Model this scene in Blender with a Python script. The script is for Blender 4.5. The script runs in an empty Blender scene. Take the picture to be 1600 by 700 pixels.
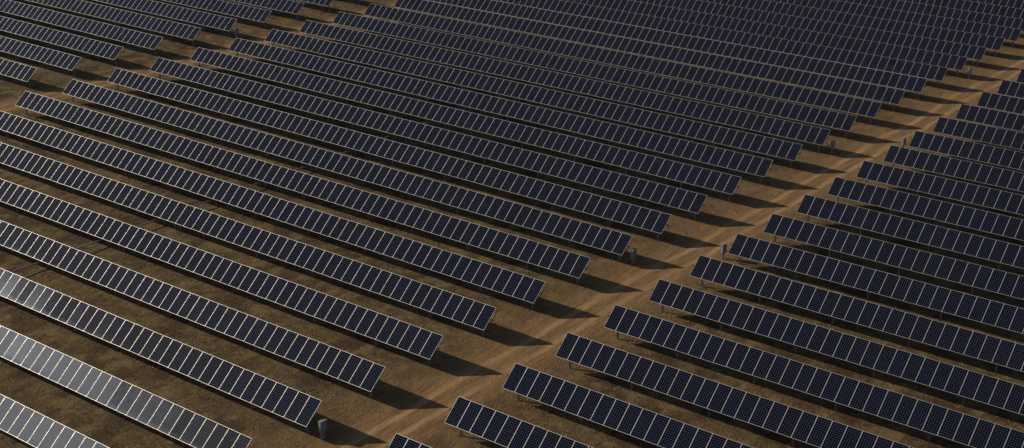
import bpy, math, random
import numpy as np
from mathutils import Matrix, Vector

random.seed(7)
rng = np.random.default_rng(7)
sc = bpy.context.scene
C = sc.collection
PI = math.pi

# ------------------------------------------------------------------ camera
YAW, PITCH, ROLL, FPX = -0.64941, 0.37351, 0.01177, 2313.61
fw = Vector((math.cos(PITCH)*math.sin(YAW), math.cos(PITCH)*math.cos(YAW), -math.sin(PITCH)))
rt = Vector((math.cos(YAW), -math.sin(YAW), 0))
up = rt.cross(fw)
r2 = rt*math.cos(ROLL) + up*math.sin(ROLL)
u2 = -rt*math.sin(ROLL) + up*math.cos(ROLL)
cam = bpy.data.cameras.new('camera')
cam.sensor_width = 36.0
cam.lens = 36.0*FPX/1600.0
cam.clip_start = 1.0
cam.clip_end = 5000
camo = bpy.data.objects.new('camera', cam)
C.objects.link(camo)
m = Matrix((r2, u2, -fw)).transposed().to_4x4()
m.translation = Vector((59.34519, -51.93372, 44.99373))
camo.matrix_world = m
sc.camera = camo

# ------------------------------------------------------------------ light
SUN_EL, SUN_AZ = math.radians(26.5), math.radians(-110.0)      # azimuth clockwise from +Y
world = bpy.data.worlds.new('World')
sc.world = world
world.use_nodes = True
wn = world.node_tree
sky = wn.nodes.new('ShaderNodeTexSky')
sky.sky_type = 'NISHITA'
sky.sun_disc = False
sky.sun_elevation = SUN_EL
sky.sun_rotation = SUN_AZ
sky.altitude = 300
wn.links.new(sky.outputs[0], wn.nodes['Background'].inputs[0])
wn.nodes['Background'].inputs[1].default_value = 0.05
sun = bpy.data.lights.new('sun', 'SUN')
sun.energy = 3.0
sun.angle = math.radians(0.5)
sun.color = (1.0, 0.90, 0.76)
suno = bpy.data.objects.new('sun', sun)
C.objects.link(suno)
sdir = Vector((math.sin(SUN_AZ)*math.cos(SUN_EL), math.cos(SUN_AZ)*math.cos(SUN_EL), math.sin(SUN_EL)))
suno.rotation_euler = (-sdir).to_track_quat('-Z', 'Y').to_euler()
suno.location = (-60, -30, 60)
sc.view_settings.view_transform = 'Standard'
sc.view_settings.look = 'None'
sc.view_settings.gamma = 1.0
sc.view_settings.exposure = 0.05
try:
    sc.cycles.max_bounces = 6
except Exception:
    pass

# ------------------------------------------------------------------ layout (metres)
PITCHY = 5.94217          # spacing of the rows
HALF = 1.92089/2          # half the length of a panel
NP = 72                   # panels in a row
LEN = 72.15               # length of a row
UNIT = LEN/NP
POST_H = 1.65             # torque tube above the ground
BLK = {'M': (-72.15, 0.0, 0.71032), 'R': (6.415, -0.1924, 0.7199), 'L': (-150.8206, 0.2246, 0.695)}
TZ = {
    'M': [(-0.04,-0.17), (-0.03,-0.19), (-0.03,-0.19), (-0.01,-0.13), (-0.01,-0.06), (-0.06,-0.05), (-0.02,-0.02), (0.06,-0.02), (0.08,-0.02), (0.05,-0.01), (0.02,0.00), (0.01,0.02), (0.00,0.04), (-0.01,0.09), (-0.03,0.11), (-0.05,0.11), (-0.06,0.12), (-0.04,0.11), (-0.01,0.12), (-0.00,0.13), (-0.03,0.13), (-0.07,0.12), (-0.09,0.11), (-0.11,0.09), (-0.12,0.09), (-0.12,0.07), (-0.11,-0.03), (-0.08,-0.08), (-0.05,-0.10), (-0.02,-0.10)],
    'R': [(-0.13,-0.02), (-0.11,-0.03), (-0.09,-0.04), (-0.07,-0.05), (-0.04,-0.06), (-0.01,-0.06), (0.00,-0.06), (0.03,-0.03), (0.02,0.01), (0.03,0.06), (0.05,0.12), (0.01,0.18), (-0.01,0.19), (0.01,0.17), (-0.01,0.13), (-0.03,0.10), (-0.06,0.06), (-0.08,0.02), (-0.05,-0.00), (-0.07,-0.01), (-0.08,-0.02), (-0.06,-0.02), (-0.04,-0.01), (-0.01,-0.01), (0.01,-0.01), (0.01,-0.00), (-0.00,-0.00), (-0.03,-0.01), (-0.05,-0.01), (-0.07,-0.01)],
    'L': [(-0.01,-0.02), (-0.01,-0.02), (-0.01,-0.02), (-0.01,-0.02), (-0.01,-0.02), (-0.01,-0.01), (-0.00,0.00), (0.01,0.01), (0.02,0.03), (0.05,0.03), (0.09,0.04), (0.14,0.06), (0.18,0.06), (0.20,0.07), (0.17,0.08), (0.12,0.07), (0.08,0.08), (0.05,0.06), (0.02,0.04), (0.00,0.01), (-0.01,-0.02), (-0.01,-0.04), (-0.02,-0.06), (-0.02,-0.07), (-0.02,-0.07), (-0.02,-0.07), (-0.01,-0.07), (-0.01,-0.05), (-0.01,-0.04), (-0.01,-0.02)],
}
I0 = -3
def tube_z(b, i, end):
    i = max(-3, min(26, i))
    return TZ[b][i-I0][end]

# terrain: the ground follows the rows' gentle rises
gx = np.array([-151.0, -75.5, 3.0, 78.5])
gi = np.arange(-3, 27)
GT = np.zeros((30, 4))
for k in range(30):
    a = TZ['L'][k]; b_ = TZ['M'][k]; c_ = TZ['R'][k]
    GT[k] = (a[0], (a[1]+b_[0])/2, (b_[1]+c_[0])/2, c_[1])
def ground_z(X, Y):
    X = np.asarray(X, float); Y = np.asarray(Y, float)
    fi = np.clip(Y/PITCHY + 3, 0, 28.999)
    i = fi.astype(int); f = fi-i
    Xc = np.clip(X, gx[0], gx[-1]-1e-6)
    j = np.clip(np.searchsorted(gx, Xc, side='right')-1, 0, 2)
    g = (Xc-gx[j])/(gx[j+1]-gx[j])
    z = (GT[i, j]*(1-f)+GT[i+1, j]*f)*(1-g) + (GT[i, j+1]*(1-f)+GT[i+1, j+1]*f)*g
    z = z + 0.025*np.sin(X*0.9+Y*0.31+1.0)*np.sin(Y*0.83-X*0.22) + 0.012*np.sin(X*2.3-Y*1.7)
    return z - POST_H

# ------------------------------------------------------------------ helpers
def kidprops(o, label=None, cat=None, group=None, kind=None):
    if label:
        assert 4 <= len(label.split()) <= 16, label
        o['label'] = label
    if cat: o['category'] = cat
    if group: o['group'] = group
    if kind: o['kind'] = kind
    return o

def empty(name, loc, rot=(0, 0, 0)):
    o = bpy.data.objects.new(name, None)
    o.empty_display_size = 0.3
    o.location = loc
    o.rotation_euler = rot
    C.objects.link(o)
    return o

class MB:
    """collects simple solids, then becomes one mesh"""
    def __init__(s):
        s.v = []; s.f = []; s.m = []; s.sm = []
    def add(s, vs, fs, mi=0, smooth=False):
        n = len(s.v)
        s.v += [tuple(v) for v in vs]
        s.f += [tuple(n+k for k in f) for f in fs]
        s.m += [mi]*len(fs); s.sm += [smooth]*len(fs)
    def box(s, lo, hi, mi=0, bev=0.0):
        x0, y0, z0 = lo; x1, y1, z1 = hi
        if bev <= 0:
            vs = [(x0,y0,z0),(x1,y0,z0),(x1,y1,z0),(x0,y1,z0),(x0,y0,z1),(x1,y0,z1),(x1,y1,z1),(x0,y1,z1)]
            fs = [(3,2,1,0),(4,5,6,7),(0,1,5,4),(1,2,6,5),(2,3,7,6),(3,0,4,7)]
            s.add(vs, fs, mi); return
        b = bev
        ring = lambda z, k: [(x0+k+b,y0+k,z),(x1-k-b,y0+k,z),(x1-k,y0+k+b,z),(x1-k,y1-k-b,z),(x1-k-b,y1-k,z),(x0+k+b,y1-k,z),(x0+k,y1-k-b,z),(x0+k,y0+k+b,z)]
        vs = ring(z0, b) + ring(z0+b, 0) + ring(z1-b, 0) + ring(z1, b)
        fs = []
        for r in range(3):
            for k in range(8):
                a = r*8+k; c = r*8+(k+1) % 8
                fs.append((a, c, c+8, a+8))
        fs.append(tuple(range(7, -1, -1))); fs.append(tuple(range(24, 32)))
        s.add(vs, fs, mi)
    def tube(s, pts, r, n=8, mi=0, cap=True):
        pts = [Vector(q) for q in pts]
        vs = []; fs = []
        for k, q in enumerate(pts):
            d = (pts[min(k+1, len(pts)-1)]-pts[max(k-1, 0)]).normalized()
            ref = Vector((0, 0, 1)) if abs(d.z) < 0.9 else Vector((1, 0, 0))
            a = d.cross(ref).normalized(); b = a.cross(d)
            rr = r[k] if isinstance(r, (list, tuple)) else r
            for j in range(n):
                t = 2*PI*j/n
                vs.append(q + a*math.cos(t)*rr + b*math.sin(t)*rr)
        for k in range(len(pts)-1):
            for j in range(n):
                fs.append((k*n+j, k*n+(j+1) % n, (k+1)*n+(j+1) % n, (k+1)*n+j))
        if cap:
            fs.append(tuple(range(n))); fs.append(tuple(range((len(pts)-1)*n+n-1, (len(pts)-1)*n-1, -1)))
        s.add(vs, fs, mi, True)
    def mesh(s, name, mats):
        me = bpy.data.meshes.new(name)
        me.from_pydata(s.v, [], s.f)
        me.polygons.foreach_set('material_index', s.m)
        me.polygons.foreach_set('use_smooth', s.sm)
        for q in mats: me.materials.append(q)
        me.update()
        return me
    def build(s, name, mats, parent=None, loc=(0, 0, 0)):
        me = s.mesh(name, mats if isinstance(mats, list) else [mats])
        return put(name, me, parent, loc)

def put(name, me, parent=None, loc=(0, 0, 0), rot=None):
    o = bpy.data.objects.new(name, me)
    C.objects.link(o)
    o.location = loc
    if rot: o.rotation_euler = rot
    if parent: o.parent = parent
    return o

# node helpers
class NG:
    def __init__(s, name):
        s.mat = bpy.data.materials.new(name)
        s.mat.use_nodes = True
        s.t = s.mat.node_tree
        s.b = s.t.nodes['Principled BSDF']
    def n(s, ty, **kw):
        q = s.t.nodes.new(ty)
        for k, v in kw.items(): setattr(q, k, v)
        return q
    def l(s, a, b): s.t.links.new(a, b)
    def val(s, sock, v):
        if hasattr(v, 'links') or isinstance(v, bpy.types.NodeSocket): s.l(v, sock)
        else: sock.default_value = v
    def math(s, op, a, b=None, c=None, clamp=False):
        q = s.n('ShaderNodeMath', operation=op); q.use_clamp = clamp
        for k, v in enumerate((a, b, c)):
            if v is not None: s.val(q.inputs[k], v)
        return q.outputs[0]
    def mix(s, f, a, b):
        q = s.n('ShaderNodeMix', data_type='RGBA')
        s.val(q.inputs['Factor'], f)
        for nm, v in (('A', a), ('B', b)):
            sock = [i for i in q.inputs if i.name == nm and i.type == 'RGBA'][0]
            if isinstance(v, tuple): sock.default_value = (*v, 1)
            else: s.l(v, sock)
        return [o for o in q.outputs if o.type == 'RGBA'][0]
    def noise(s, vec, scale, detail=4, rough=0.55, dist=0):
        q = s.n('ShaderNodeTexNoise')
        s.l(vec, q.inputs['Vector']); q.inputs['Scale'].default_value = scale
        q.inputs['Detail'].default_value = detail; q.inputs['Roughness'].default_value = rough
        q.inputs['Distortion'].default_value = dist
        return q.outputs['Fac']
    def ramp(s, f, a, b, x=0.0, y=1.0):
        q = s.n('ShaderNodeMapRange'); q.clamp = True
        s.val(q.inputs[0], f)
        for k, v in enumerate((a, b, x, y)): q.inputs[k+1].default_value = v
        return q.outputs[0]
    def mapv(s, vec, scale):
        q = s.n('ShaderNodeMapping'); s.l(vec, q.inputs['Vector']); q.inputs['Scale'].default_value = scale
        return q.outputs[0]

def metal(name, col, rough, metallic=1.0, nscale=9.0):
    g = NG(name)
    tc = g.n('ShaderNodeTexCoord').outputs['Object']
    nz = g.noise(tc, nscale, 4)
    c = g.mix(g.ramp(nz, 0.35, 0.7), col, tuple(k*0.72 for k in col))
    g.l(c, g.b.inputs['Base Color'])
    g.b.inputs['Metallic'].default_value = metallic
    g.l(g.ramp(nz, 0.3, 0.7, rough-0.06, rough+0.1), g.b.inputs['Roughness'])
    return g.mat

# ------------------------------------------------------------------ materials
M_frame = metal('anodised_aluminium', (0.80, 0.77, 0.69), 0.46, 0.6, 5.0)
M_steel = metal('galvanised_steel', (0.34, 0.33, 0.34), 0.55, 0.3, 6.0)
M_tube = metal('dull_steel_tube', (0.16, 0.16, 0.16), 0.55, 0.5, 4.0)
M_box = metal('grey_cabinet_paint', (0.33, 0.35, 0.35), 0.5, 0.0, 3.0)
M_door = metal('grey_door_paint', (0.24, 0.26, 0.27), 0.5, 0.0, 3.0)
M_cable = metal('black_cable', (0.03, 0.03, 0.03), 0.5, 0.0, 8.0)
M_dark = metal('dark_bearing', (0.05, 0.05, 0.05), 0.6, 0.2, 8.0)
M_back = metal('backsheet', (0.55, 0.55, 0.55), 0.6, 0.0, 2.0)

PW, PL = UNIT-0.010, 2*HALF      # panel width and length
FR, DEEP = 0.0155, 0.004
def cell_material():
    g = NG('mono_cells_under_glass')
    tc = g.n('ShaderNodeTexCoord').outputs['Object']
    xyz = g.n('ShaderNodeSeparateXYZ'); g.l(tc, xyz.inputs[0])
    iw, il = PW-2*FR-0.016, PL-2*FR-0.03
    u = g.math('MULTIPLY_ADD', xyz.outputs[0], 6.0/iw, 3.0)
    v = g.math('MULTIPLY_ADD', xyz.outputs[1], 12.0/il, 6.0)
    fu = g.math('SUBTRACT', g.math('FRACT', u), 0.5); fv = g.math('SUBTRACT', g.math('FRACT', v), 0.5)
    au = g.math('ABSOLUTE', fu); av = g.math('ABSOLUTE', fv)
    gap = g.math('GREATER_THAN', g.math('MAXIMUM', au, av), 0.483)
    corner = g.math('GREATER_THAN', g.math('ADD', au, av), 0.865)
    out = g.math('GREATER_THAN', g.math('MAXIMUM', g.math('DIVIDE', g.math('ABSOLUTE', xyz.outputs[0]), iw/2),
                                       g.math('DIVIDE', g.math('ABSOLUTE', xyz.outputs[1]), il/2)), 1.0)
    # three busbars
    bb = g.math('ABSOLUTE', g.math('SUBTRACT', g.math('FRACT', g.math('MULTIPLY', fu, 3.0)), 0.5))
    bus = g.math('MULTIPLY', g.math('LESS_THAN', bb, 0.03), 0.35)
    white = g.math('MAXIMUM', g.math('MAXIMUM', gap, corner), out)
    oi = g.n('ShaderNodeObjectInfo')
    rnd = oi.outputs['Random']
    # every cell and every panel a slightly different blue
    cu = g.n('ShaderNodeCombineXYZ')
    g.l(g.math('FLOOR', u), cu.inputs[0]); g.l(g.math('FLOOR', v), cu.inputs[1]); g.l(g.math('MULTIPLY', rnd, 97.0), cu.inputs[2])
    wn_ = g.n('ShaderNodeTexWhiteNoise'); g.l(cu.outputs[0], wn_.inputs['Vector'])
    tone = g.math('ADD', g.math('MULTIPLY', wn_.outputs['Value'], 0.3), g.math('MULTIPLY', rnd, 0.7))
    cell = g.mix(tone, (0.0022, 0.0025, 0.0075), (0.0018, 0.0031, 0.0165))
    cell = g.mix(bus, cell, (0.07, 0.07, 0.075))
    col = g.mix(g.math('MAXIMUM', gap, out), cell, (0.056, 0.066, 0.112))
    col = g.mix(corner, col, (0.27, 0.28, 0.31))
    # thin dust and painted sheen greying the glass; how much is set per panel
    at = g.n('ShaderNodeAttribute', attribute_type='OBJECT', attribute_name='dust_sheen')
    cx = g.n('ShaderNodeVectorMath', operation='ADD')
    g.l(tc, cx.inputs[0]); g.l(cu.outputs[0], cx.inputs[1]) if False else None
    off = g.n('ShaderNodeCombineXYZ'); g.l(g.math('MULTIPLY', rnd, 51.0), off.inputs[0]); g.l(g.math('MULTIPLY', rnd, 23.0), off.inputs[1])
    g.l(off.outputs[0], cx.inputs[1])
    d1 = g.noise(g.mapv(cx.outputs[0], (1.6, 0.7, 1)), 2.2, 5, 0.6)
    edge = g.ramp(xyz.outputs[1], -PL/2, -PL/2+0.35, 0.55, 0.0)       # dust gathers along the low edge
    dust_sheen = g.math('MULTIPLY', at.outputs['Fac'], g.math('ADD', g.ramp(d1, 0.3, 0.75, 0.85, 1.12), edge), clamp=True)
    col = g.mix(g.math('MULTIPLY', dust_sheen, 0.42), col, (0.34, 0.35, 0.37))
    g.l(col, g.b.inputs['Base Color'])
    g.b.inputs['Roughness'].default_value = 0.9
    g.b.inputs['Specular IOR Level'].default_value = 0.0
    # anti-reflective glass: a tight reflection, widened and weakened by the dust and painted sheen
    gl = g.n('ShaderNodeBsdfAnisotropic'); gl.distribution = 'BECKMANN'
    gl.inputs['Color'].default_value = (0.68, 0.80, 1.0, 1)      # bluish anti-reflective coat
    g.l(g.math('ADD', g.ramp(dust_sheen, 0.0, 0.9, 0.12, 0.44), g.math('MULTIPLY', rnd, 0.03)), gl.inputs['Roughness'])
    fr = g.n('ShaderNodeFresnel'); fr.inputs['IOR'].default_value = 1.31
    mx = g.n('ShaderNodeMixShader')
    g.l(g.math('MULTIPLY', fr.outputs[0], g.ramp(dust_sheen, 0.0, 0.25, 0.95, 0.27)), mx.inputs[0])
    g.l(g.b.outputs[0], mx.inputs[1]); g.l(gl.outputs[0], mx.inputs[2])
    outn = [q for q in g.t.nodes if q.type == 'OUTPUT_MATERIAL'][0]
    g.l(mx.outputs[0], outn.inputs['Surface'])
    return g.mat
M_cell = cell_material()

def ground_material():
    g = NG('dry_dirt_ground')
    pos = g.n('ShaderNodeNewGeometry').outputs['Position']
    xyz = g.n('ShaderNodeSeparateXYZ'); g.l(pos, xyz.inputs[0])
    X, Y = xyz.outputs[0], xyz.outputs[1]
    flat = g.mapv(pos, (1, 1, 0))
    big = g.noise(flat, 0.10, 3)
    mid = g.noise(flat, 0.9, 5, 0.6)
    fine = g.noise(flat, 6.0, 6, 0.7)
    vfine = g.noise(flat, 26.0, 3, 0.7)
    strand = g.noise(g.mapv(flat, (0.6, 1.7, 1)), 9.0, 5, 0.75, 0.6)
    earth = g.mix(g.ramp(mid, 0.35, 0.68), EARTH_A, EARTH_B)
    earth = g.mix(g.math('MULTIPLY', g.ramp(fine, 0.42, 0.72), 0.6), earth, EARTH_C)
    straw = g.math('MULTIPLY', g.ramp(strand, 0.54, 0.70), g.ramp(g.math('ADD', mid, g.math('MULTIPLY', big, 0.6)), 0.62, 0.95))
    earth = g.mix(g.math('MULTIPLY', straw, 0.6), earth, STRAW)
    clump = g.noise(flat, 2.6, 5, 0.72, 0.3)
    grain = g.noise(g.mapv(flat, (1.0, 1.25, 1)), 5.0, 2, 0.9)
    earth = g.mix(g.math('MULTIPLY', g.ramp(clump, 0.52, 0.66), 0.55), earth, EARTH_C)
    earth = g.mix(g.math('MULTIPLY', g.ramp(clump, 0.47, 0.36), 0.65), earth, (0.055, 0.034, 0.018))
    earth = g.mix(g.math('MULTIPLY', g.ramp(grain, 0.58, 0.74), 0.7), earth, (0.40, 0.28, 0.13))
    earth = g.mix(g.math('MULTIPLY', g.ramp(grain, 0.42, 0.28), 0.7), earth, (0.045, 0.028, 0.016))
    patch = g.noise(flat, 0.22, 3, 0.6)
    earth = g.mix(g.math('MULTIPLY', g.ramp(patch, 0.46, 0.58), 0.8), earth, (0.078, 0.045, 0.022))
    patch2 = g.noise(g.mapv(pos, (1.3, 0.9, 0)), 0.55, 4, 0.65)
    earth = g.mix(g.math('MULTIPLY', g.ramp(patch2, 0.50, 0.62), 0.6), earth, (0.27, 0.195, 0.085))
    # service lanes: worn pale dirt with wheel tracks, running along Y between the blocks
    wob = g.math('MULTIPLY', g.math('SUBTRACT', g.noise(g.mapv(pos, (0, 1, 0)), 0.045, 2), 0.5), 2.4)
    def lane(cx, half):
        d = g.math('ABSOLUTE', g.math('SUBTRACT', g.math('ADD', X, wob), cx))
        d2 = g.math('ADD', d, g.math('MULTIPLY', g.math('SUBTRACT', mid, 0.5), 2.4))
        return g.ramp(d2, half, half+1.5, 1.0, 0.0), d
    ln1, dd1 = lane(3.1, 1.5)
    ln2, dd2 = lane(-75.0, 1.4)
    worn = g.math('MAXIMUM', ln1, ln2)
    # soft bare strip beside the row ends
    s1 = g.ramp(g.math('ADD', g.math('ABSOLUTE', g.math('SUBTRACT', X, 2.5)), g.math('MULTIPLY', big, 4.0)), 4.0, 9.0, 1.0, 0.0)
    streak = g.noise(g.mapv(flat, (3.4, 0.13, 1)), 1.6, 5, 0.62, 0.25)
    streak2 = g.noise(g.mapv(flat, (9.0, 0.28, 1)), 1.6, 4, 0.6, 0.2)
    road = g.mix(g.ramp(streak, 0.40, 0.60), ROAD_A, ROAD_B)
    road = g.mix(g.math('MULTIPLY', g.ramp(streak2, 0.46, 0.62), 0.6), road, ROAD_C)
    road = g.mix(g.math('MULTIPLY', g.ramp(streak2, 0.44, 0.34), 0.55), road, EARTH_B)
    road = g.mix(g.math('MULTIPLY', g.ramp(fine, 0.55, 0.75), 0.35), road, EARTH_B)
    def rut(d, off):
        return g.ramp(g.math('ABSOLUTE', g.math('SUBTRACT', d, off)), 0.12, 0.42, 1.0, 0.0)
    ruts = g.math('MAXIMUM', rut(dd1, 0.85), rut(dd2, 0.85))
    road = g.mix(g.math('MULTIPLY', ruts, g.ramp(big, 0.35, 0.6, 0.45, 0.85)), road, ROAD_T)
    side = g.mix(g.math('MULTIPLY', s1, 0.55), earth, SIDE)
    col = g.mix(g.math('MULTIPLY', worn, 0.9), side, road)
    col = g.mix(g.math('MULTIPLY', g.math('MULTIPLY', g.ramp(grain, 0.6, 0.75), worn), 0.3), col, ROAD_T)
    g.l(col, g.b.inputs['Base Color'])
    g.b.inputs['Roughness'].default_value = 0.95
    g.b.inputs['Specular IOR Level'].default_value = 0.15
    rough_amt = g.ramp(worn, 0, 1, 1.0, 0.45)
    h = g.math('ADD', g.math('ADD', g.math('MULTIPLY', fine, 0.09), g.math('MULTIPLY', clump, 0.10)), g.math('MULTIPLY', grain, 0.05))
    h = g.math('ADD', g.math('MULTIPLY', h, rough_amt), g.math('MULTIPLY', mid, 0.10))
    h = g.math('ADD', h, g.math('MULTIPLY', g.math('MULTIPLY', streak2, worn), 0.05))
    bp = g.n('ShaderNodeBump'); bp.inputs['Strength'].default_value = 0.9; bp.inputs['Distance'].default_value = 1.0
    g.l(h, bp.inputs['Height']); g.l(bp.outputs[0], g.b.inputs['Normal'])
    return g.mat
EARTH_A = (0.085, 0.054, 0.025); EARTH_B = (0.180, 0.113, 0.050); EARTH_C = (0.27, 0.185, 0.085)
STRAW = (0.46, 0.34, 0.13); SIDE = (0.28, 0.165, 0.075)
ROAD_A = (0.19, 0.105, 0.044); ROAD_B = (0.32, 0.185, 0.080); ROAD_C = (0.43, 0.26, 0.118); ROAD_T = (0.50, 0.31, 0.145)
M_ground = ground_material()

# ------------------------------------------------------------------ the setting
def sheet(name, xs, ys, dz, mat):
    XX, YY = np.meshgrid(xs, ys)
    ZZ = ground_z(XX, YY) + dz(XX, YY)
    nx, ny = len(xs), len(ys)
    me = bpy.data.meshes.new(name)
    co = np.stack([XX, YY, ZZ], -1).reshape(-1, 3).astype(np.float32)
    idx = np.arange(nx*ny).reshape(ny, nx)
    q = np.stack([idx[:-1, :-1], idx[:-1, 1:], idx[1:, 1:], idx[1:, :-1]], -1).reshape(-1, 4)
    me.vertices.add(len(co)); me.vertices.foreach_set('co', co.ravel())
    me.loops.add(q.size); me.loops.foreach_set('vertex_index', q.ravel().astype(np.int32))
    me.polygons.add(len(q)); me.polygons.foreach_set('loop_start', np.arange(0, q.size, 4, dtype=np.int32))
    me.polygons.foreach_set('loop_total', np.full(len(q), 4, dtype=np.int32))
    me.update(calc_edges=True)
    me.polygons.foreach_set('use_smooth', np.ones(len(q), bool))
    me.materials.append(mat)
    o = put(name, me)
    o['kind'] = 'structure'
    return o
far = np.array([-3000, -1500, -800, -450, -300])
xs = np.concatenate([[-3000, -1500, -800, -450, -280, -200], np.arange(-160, 96, 1.0), [110, 150, 260, 500, 1200, 3000]])
ys = np.concatenate([[-2000, -900, -400, -200, -100, -60], np.arange(-30, 176, 1.0), [190, 230, 320, 500, 900, 1800, 4000]])
sheet('ground', xs, ys, lambda X, Y: 0*X, M_ground)
def lane_profile(cx):
    def dz(X, Y):
        d = X-cx
        w = np.clip((2.7-np.abs(d))/0.9, 0, 1)
        r = np.exp(-((np.abs(d)-0.85)/0.20)**2)
        return 0.004 + w*(0.022 - 0.020*r + 0.006*np.sin(Y*1.3+d*5) + 0.004*np.sin(d*21+Y*0.2))
    return dz
for cx, y0, y1 in ((3.1, -28, 172), (-75.0, -28, 172)):
    sheet('dirt_lane', np.arange(cx-2.8, cx+2.81, 0.14), np.arange(y0, y1, 0.5), lane_profile(cx), M_ground)

# ------------------------------------------------------------------ prototype panel and posts
def panel_mesh():
    mb = MB()
    hx, hy, T = PW/2, PL/2, 0.042
    ix, iy = hx-FR, hy-FR
    b = 0.004
    def rect(x, y, z): return [(-x, -y, z), (x, -y, z), (x, y, z), (-x, y, z)]
    rings = [rect(hx, hy, -T), rect(hx, hy, -b), rect(hx-b, hy-b, 0), rect(ix, iy, 0), rect(ix, iy, -DEEP)]
    vs = sum(rings, []); fs = []
    for r in range(4):
        for k in range(4):
            a = r*4+k; c = r*4+(k+1) % 4
            fs.append((a, c, c+4, a+4))
    mb.add(vs, fs, 0)
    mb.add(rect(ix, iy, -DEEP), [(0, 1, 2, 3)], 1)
    mb.add(rect(hx, hy, -T), [(3, 2, 1, 0)], 2)
    mb.box((-0.09, hy-0.45, -T-0.03), (0.09, hy-0.30, -T-0.002), 3)       # junction box on the back
    return mb.mesh('solar_panel', [M_frame, M_cell, M_back, M_dark])
ME_panel = panel_mesh()

def post_mesh():
    mb = MB()
    h, w, d, t = POST_H-0.10, 0.15, 0.10, 0.012       # rolled I section
    zb = -POST_H-0.25
    mb.box((-w/2, -d/2, zb), (-w/2+t, d/2, -0.10)); mb.box((w/2-t, -d/2, zb), (w/2, d/2, -0.10))
    mb.box((-w/2+t, -0.004, zb), (w/2-t, 0.004, -0.10))
    mb.box((-0.09, -0.075, -0.112), (0.09, 0.075, -0.088), 0)
    # bearing housing
    mb.tube([(-0.045, 0, 0), (0.045, 0, 0)], 0.105, 8, 1)
    mb.box((-0.04, -0.10, -0.10), (0.04, 0.10, -0.03), 1)
    return mb.mesh('post', [M_steel, M_dark])
ME_post = post_mesh()
def tube_mesh():
    mb = MB()
    mb.tube([(-0.10, 0, 0), (LEN+0.10, 0, 0)], 0.06, 8)
    return mb.mesh('torque_tube', [M_tube])
ME_tube = tube_mesh()
def cap_mesh():
    mb = MB(); mb.tube([(-0.03, 0, 0), (0.05, 0, 0)], 0.075, 8)
    mb.box((-0.02, -0.025, -0.095), (0.02, 0.025, 0.095))
    return mb.mesh('end_bearing', [M_dark])
ME_cap = cap_mesh()
def arm_mesh():
    mb = MB()
    mb.box((-0.05, -0.05, -1.08), (-0.02, 0.05, 0.05)); mb.box((0.02, -0.05, -1.08), (0.05, 0.05, 0.05))
    mb.tube([(-0.09, 0, -1.08), (0.09, 0, -1.08)], 0.045, 8)
    return mb.mesh('drive_arm', [M_tube])
ME_arm = arm_mesh()

half_posts = [0.75, 5.75, 11.8, 17.8, 24.2, 30.6]
POSTS = sorted(half_posts + [34.1, 35.62] + [LEN-q for q in half_posts] + [LEN-34.1-4.5])
POSTS = [LEN-q for q in POSTS]        # measured from the left end

NUM = ['', 'one row', 'two rows', 'three rows', 'four rows', 'five rows', 'six rows', 'seven rows', 'eight rows', 'nine rows']
def row_label(b, i):
    if b == 'M':
        if i == -1: return 'grey sheened panel row cutting across the bottom left corner of the photo'
        anchors = {1: 'nearest cabinet', 7: 'second nearest cabinet', 13: 'third cabinet', 19: 'farthest cabinet'}
        side = 'left of the lane'
        if i in anchors: return 'middle block row with its right end touching the %s %s' % (anchors[i], side)
        a = min(anchors, key=lambda k: (abs(i-k), k))
        w = 'beyond' if i > a else 'nearer than'
        return 'middle block row ending %s %s the %s %s' % (NUM[abs(i-a)], w, anchors[a], side)
    if b == 'R':
        anchors = {8: 'closer cabinet', 14: 'farther cabinet'}
        side = 'right of the lane'
        if i in anchors: return 'right block panel row starting just behind the %s %s' % (anchors[i], side)
        a = min(anchors, key=lambda k: (abs(i-k), k))
        w = 'beyond' if i > a else 'nearer than'
        return 'right block panel row starting %s %s the %s %s' % (NUM[abs(i-a)], w, anchors[a], side)
    if i == 12: return 'top left block panel row ending beside the small far cabinet'
    w = 'beyond' if i > 12 else 'nearer than'
    return 'top left block panel row ending %s %s the small far cabinet' % (NUM[abs(i-12)], w)

ROW_SHEEN = {('M', -1): 1.0, ('M', 0): 0.58, ('M', 1): 0.17, ('M', 2): 0.10, ('M', 3): 0.035, ('M', 4): 0.02}  # sun sheen of the near rows, painted into their glass colour
def build_row(b, i):
    x0, dy, tilt = BLK[b]
    za, zb = tube_z(b, i, 0), tube_z(b, i, 1)
    zc = (za+zb)/2
    y = i*PITCHY + dy
    root = empty('solar_panel_row', (x0, y, za-POST_H), (0, -math.atan2(zb-za, LEN), 0))
    kidprops(root, row_label(b, i), 'solar panel row', 'ground mounted rows of solar panels')
    ty, tz = math.sin(tilt)*0.115, POST_H-math.cos(tilt)*0.115      # the tube runs under the glass
    put('torque_tube', ME_tube, root, (0, ty, tz))
    for q in (-0.12, LEN+0.10):
        put('end_bearing', ME_cap, root, (q, ty, tz))
    put('drive_arm', ME_arm, root, (LEN-36.08, ty, tz))
    for q in POSTS:
        put('post', ME_post, root, (q+random.uniform(-.06, .06), ty, tz))
    base = ROW_SHEEN.get((b, i), 0.012)
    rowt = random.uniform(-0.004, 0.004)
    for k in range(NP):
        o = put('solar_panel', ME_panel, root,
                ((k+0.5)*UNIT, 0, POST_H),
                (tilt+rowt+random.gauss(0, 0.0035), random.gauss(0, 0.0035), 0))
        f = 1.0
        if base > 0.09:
            f = 1.40 - 1.0*max(0.0, min(1.0, (k-42)/29.0))  # painted sheen fades towards the right end of the row
        o['dust_sheen'] = float(base*f*random.uniform(0.82, 1.16) + random.uniform(0, 0.01))
    return root
for i in range(-1, 26): build_row('M', i)
for i in range(1, 20): build_row('R', i)
for i in range(7, 17): build_row('L', i)

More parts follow.
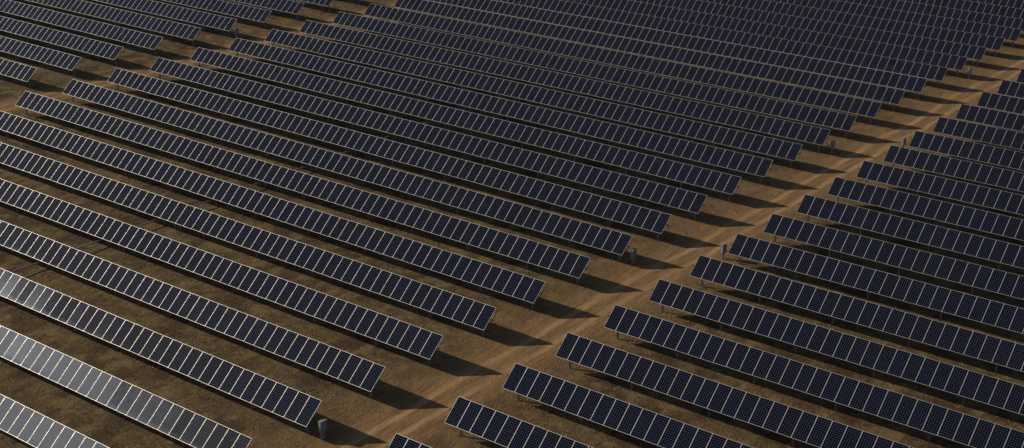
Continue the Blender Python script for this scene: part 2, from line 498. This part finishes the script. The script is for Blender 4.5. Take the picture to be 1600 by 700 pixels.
# ------------------------------------------------------------------ linkage bars that push the rows
def linkage(b, i0, i1, label):
    x0, dy, tilt = BLK[b]
    x = x0+LEN-36.08
    pts = []
    for i in range(i0, i1+1):
        z = (tube_z(b, i, 0)+tube_z(b, i, 1))/2 - 1.17
        pts.append((x, i*PITCHY+dy, z))
    root = empty('drive_linkage', (x, pts[0][1], pts[0][2]))
    kidprops(root, label, 'steel bar', 'drive linkage bars')
    mb = MB(); mb.box((-0.03, 0, -0.05), (0.03, 1, 0.05), bev=0.0)
    me = mb.mesh('bar_segment', [M_steel])
    for a, c in zip(pts[:-1], pts[1:]):
        v = Vector(c)-Vector(a)
        o = put('bar_segment', me, root, tuple(Vector(a)-Vector(pts[0])))
        o.scale = (1, v.length-0.01, 1)
        o.rotation_euler = (math.atan2(v.z, v.y), 0, 0)
linkage('M', -1, 25, 'long thin grey steel bar crossing low between the middle block rows')

# ------------------------------------------------------------------ electrical cabinets on posts
def cabinet(x, y, label, w=0.56, toward=-1):
    z = float(ground_z(x, y))
    root = empty('electrical_cabinet', (x, y, z))
    kidprops(root, label, 'electrical cabinet', 'grey cabinets at the row ends')
    a = MB(); a.box((-0.11, -w/2, 0.60), (0.11, w/2, 1.33), bev=0.012)
    a.box((-0.125, -w/2-0.015, 1.33), (0.135, w/2+0.015, 1.35))
    a.build('cabinet_body', M_box, root)
    d = MB(); d.box((0.112, -w/2+0.025, 0.645), (0.128, w/2-0.025, 1.30), bev=0.006)
    dd = d.build('door', M_door, root)
    h = MB(); h.box((0.128, w/2-0.085, 0.90), (0.150, w/2-0.055, 1.00)); h.build('handle', M_dark, dd)
    for s in (-1, 1):
        q = MB(); yy = s*(w/2-0.14)
        q.box((-0.030, yy-0.035, -0.1), (0.030, yy+0.035, 0.62)); q.build('post', M_steel, root)
    c = MB(); c.tube([(0.0, 0.0, 0.62), (0.0, 0.0, -0.05)], 0.045, 8); c.build('conduit', M_steel, root)
    k = MB()
    for j, o in enumerate((0.0, 0.05)):
        pts = [(toward*0.75, -0.05+o, POST_H-0.32), (toward*0.55, -0.12+o, 0.86), (toward*0.32, -0.16, 0.80-o), (toward*0.16, -0.14+o, 0.66),
               (toward*0.10, -0.10+o, 0.42), (toward*0.02, -0.06+o, 0.36), (0.0, -0.03+o, 0.45), (0.0, -0.02+o, 0.62)]
        # smooth the bend
        fine = []
        for a_ in range(len(pts)-1):
            p0 = Vector(pts[max(a_-1, 0)]); p1 = Vector(pts[a_]); p2 = Vector(pts[a_+1]); p3 = Vector(pts[min(a_+2, len(pts)-1)])
            for t in (0, 0.25, 0.5, 0.75):
                fine.append(0.5*((2*p1)+(p2-p0)*t+(2*p0-5*p1+4*p2-p3)*t*t+(3*p1-p0-3*p2+p3)*t**3))
        fine.append(Vector(pts[-1]))
        k.tube(fine, 0.018, 6)
    k.build('cable', M_cable, root)
cabinet(0.62, 1*PITCHY+0.10, 'grey cabinet on posts nearest the bottom edge of the photo', 0.56)
cabinet(0.45, 7*PITCHY+0.30, 'grey cabinet on posts second nearest on the left of the main lane')
cabinet(0.42, 13*PITCHY+0.60, 'grey cabinet on posts third nearest on the left of the main lane')
cabinet(0.62, 19*PITCHY+0.10, 'small far grey cabinet left of the main lane near the top right')
cabinet(5.55, 8*PITCHY-0.05, 'grey cabinet on pale posts right of the lane, the closer one', toward=1)
cabinet(5.45, 14*PITCHY+0.15, 'grey cabinet on pale posts right of the lane, the farther one', toward=1)
cabinet(-78.3, 12*PITCHY+0.35, 'small grey cabinet on posts at the top left beside the far block')

# ------------------------------------------------------------------ loose things nobody could count
def scatter_xy(n, ymax=150):
    X = rng.uniform(-92, 55, n*2); Y = rng.uniform(-8, ymax, n*2)
    keep = rng.uniform(0, 1, n*2) < np.clip(1.25-Y/150.0, 0.25, 1)
    return X[keep][:n], Y[keep][:n]
def soup(name, V, F, mat, nside):
    me = bpy.data.meshes.new(name)
    V = V.reshape(-1, 3).astype(np.float32); F = F.reshape(-1, nside)
    me.vertices.add(len(V)); me.vertices.foreach_set('co', V.ravel())
    me.loops.add(F.size); me.loops.foreach_set('vertex_index', F.ravel().astype(np.int32))
    me.polygons.add(len(F)); me.polygons.foreach_set('loop_start', np.arange(0, F.size, nside, dtype=np.int32))
    me.polygons.foreach_set('loop_total', np.full(len(F), nside, dtype=np.int32))
    me.update(calc_edges=True); me.materials.append(mat)
    return put(name, me)
def stone_mat():
    g = NG('clod_and_pebble'); pos = g.n('ShaderNodeNewGeometry').outputs['Position']
    nz = g.noise(pos, 1.7, 2)
    g.l(g.mix(g.ramp(nz, 0.35, 0.65), (0.20, 0.13, 0.07), (0.50, 0.39, 0.26)), g.b.inputs['Base Color'])
    g.b.inputs['Roughness'].default_value = 0.9
    return g.mat
def straw_mat():
    g = NG('dry_grass_blade'); pos = g.n('ShaderNodeNewGeometry').outputs['Position']
    nz = g.noise(pos, 2.3, 2)
    g.l(g.mix(g.ramp(nz, 0.35, 0.65), (0.16, 0.11, 0.045), (0.55, 0.42, 0.18)), g.b.inputs['Base Color'])
    g.b.inputs['Roughness'].default_value = 0.8
    return g.mat
n = 22000
X, Y = scatter_xy(n); n = len(X)
octv = np.array([[1,0,0],[0,1,0],[-1,0,0],[0,-1,0],[0,0,1],[0,0,-1]], float)
octf = np.array([[0,1,4],[1,2,4],[2,3,4],[3,0,4],[1,0,5],[2,1,5],[3,2,5],[0,3,5]])
s = 0.018 + 0.07*rng.uniform(0, 1, n)**4
V = octv[None]*s[:, None, None]*rng.uniform(0.6, 1.35, (n, 6, 1))
V[:, :, 2] *= 0.7
cen = np.stack([X, Y, ground_z(X, Y)+s*0.35], -1)
V = V + cen[:, None]
o = soup('pebbles', V, octf[None]+6*np.arange(n)[:, None, None], stone_mat(), 3)
kidprops(o, 'pebbles and dirt clods scattered over the dry ground', 'pebbles', kind='stuff')
n = 40000
X, Y = scatter_xy(n)
clump = np.sin(X*0.35+Y*0.2)+np.sin(Y*0.6-X*0.17)+rng.normal(0, 0.7, len(X))
lane = (np.abs(X-3.1) < 2.4) | (np.abs(X+75) < 2.2)
keep = (clump > -0.3) & ~lane
X, Y = X[keep], Y[keep]; n = len(X)
NB = 5
ang = rng.uniform(0, 2*PI, (n, NB)); ln = rng.uniform(0.06, 0.20, (n, NB)); wd = 0.016
bx = X[:, None]+rng.normal(0, 0.05, (n, NB)); by = Y[:, None]+rng.normal(0, 0.05, (n, NB))
bz = ground_z(bx, by)-0.01
dx, dy_ = np.cos(ang), np.sin(ang)
p0 = np.stack([bx-dy_*wd, by+dx*wd, bz], -1); p1 = np.stack([bx+dy_*wd, by-dx*wd, bz], -1)
lean = rng.uniform(0.5, 1.4, (n, NB))
p2 = np.stack([bx+dx*ln*lean, by+dy_*ln*lean, bz+ln*0.75], -1)
V = np.stack([p0, p1, p2], 2)
o = soup('dry_grass', V, np.arange(n*NB*3), straw_mat(), 3)
kidprops(o, 'short dry yellow grass growing between the rows of panels', 'grass', kind='stuff')
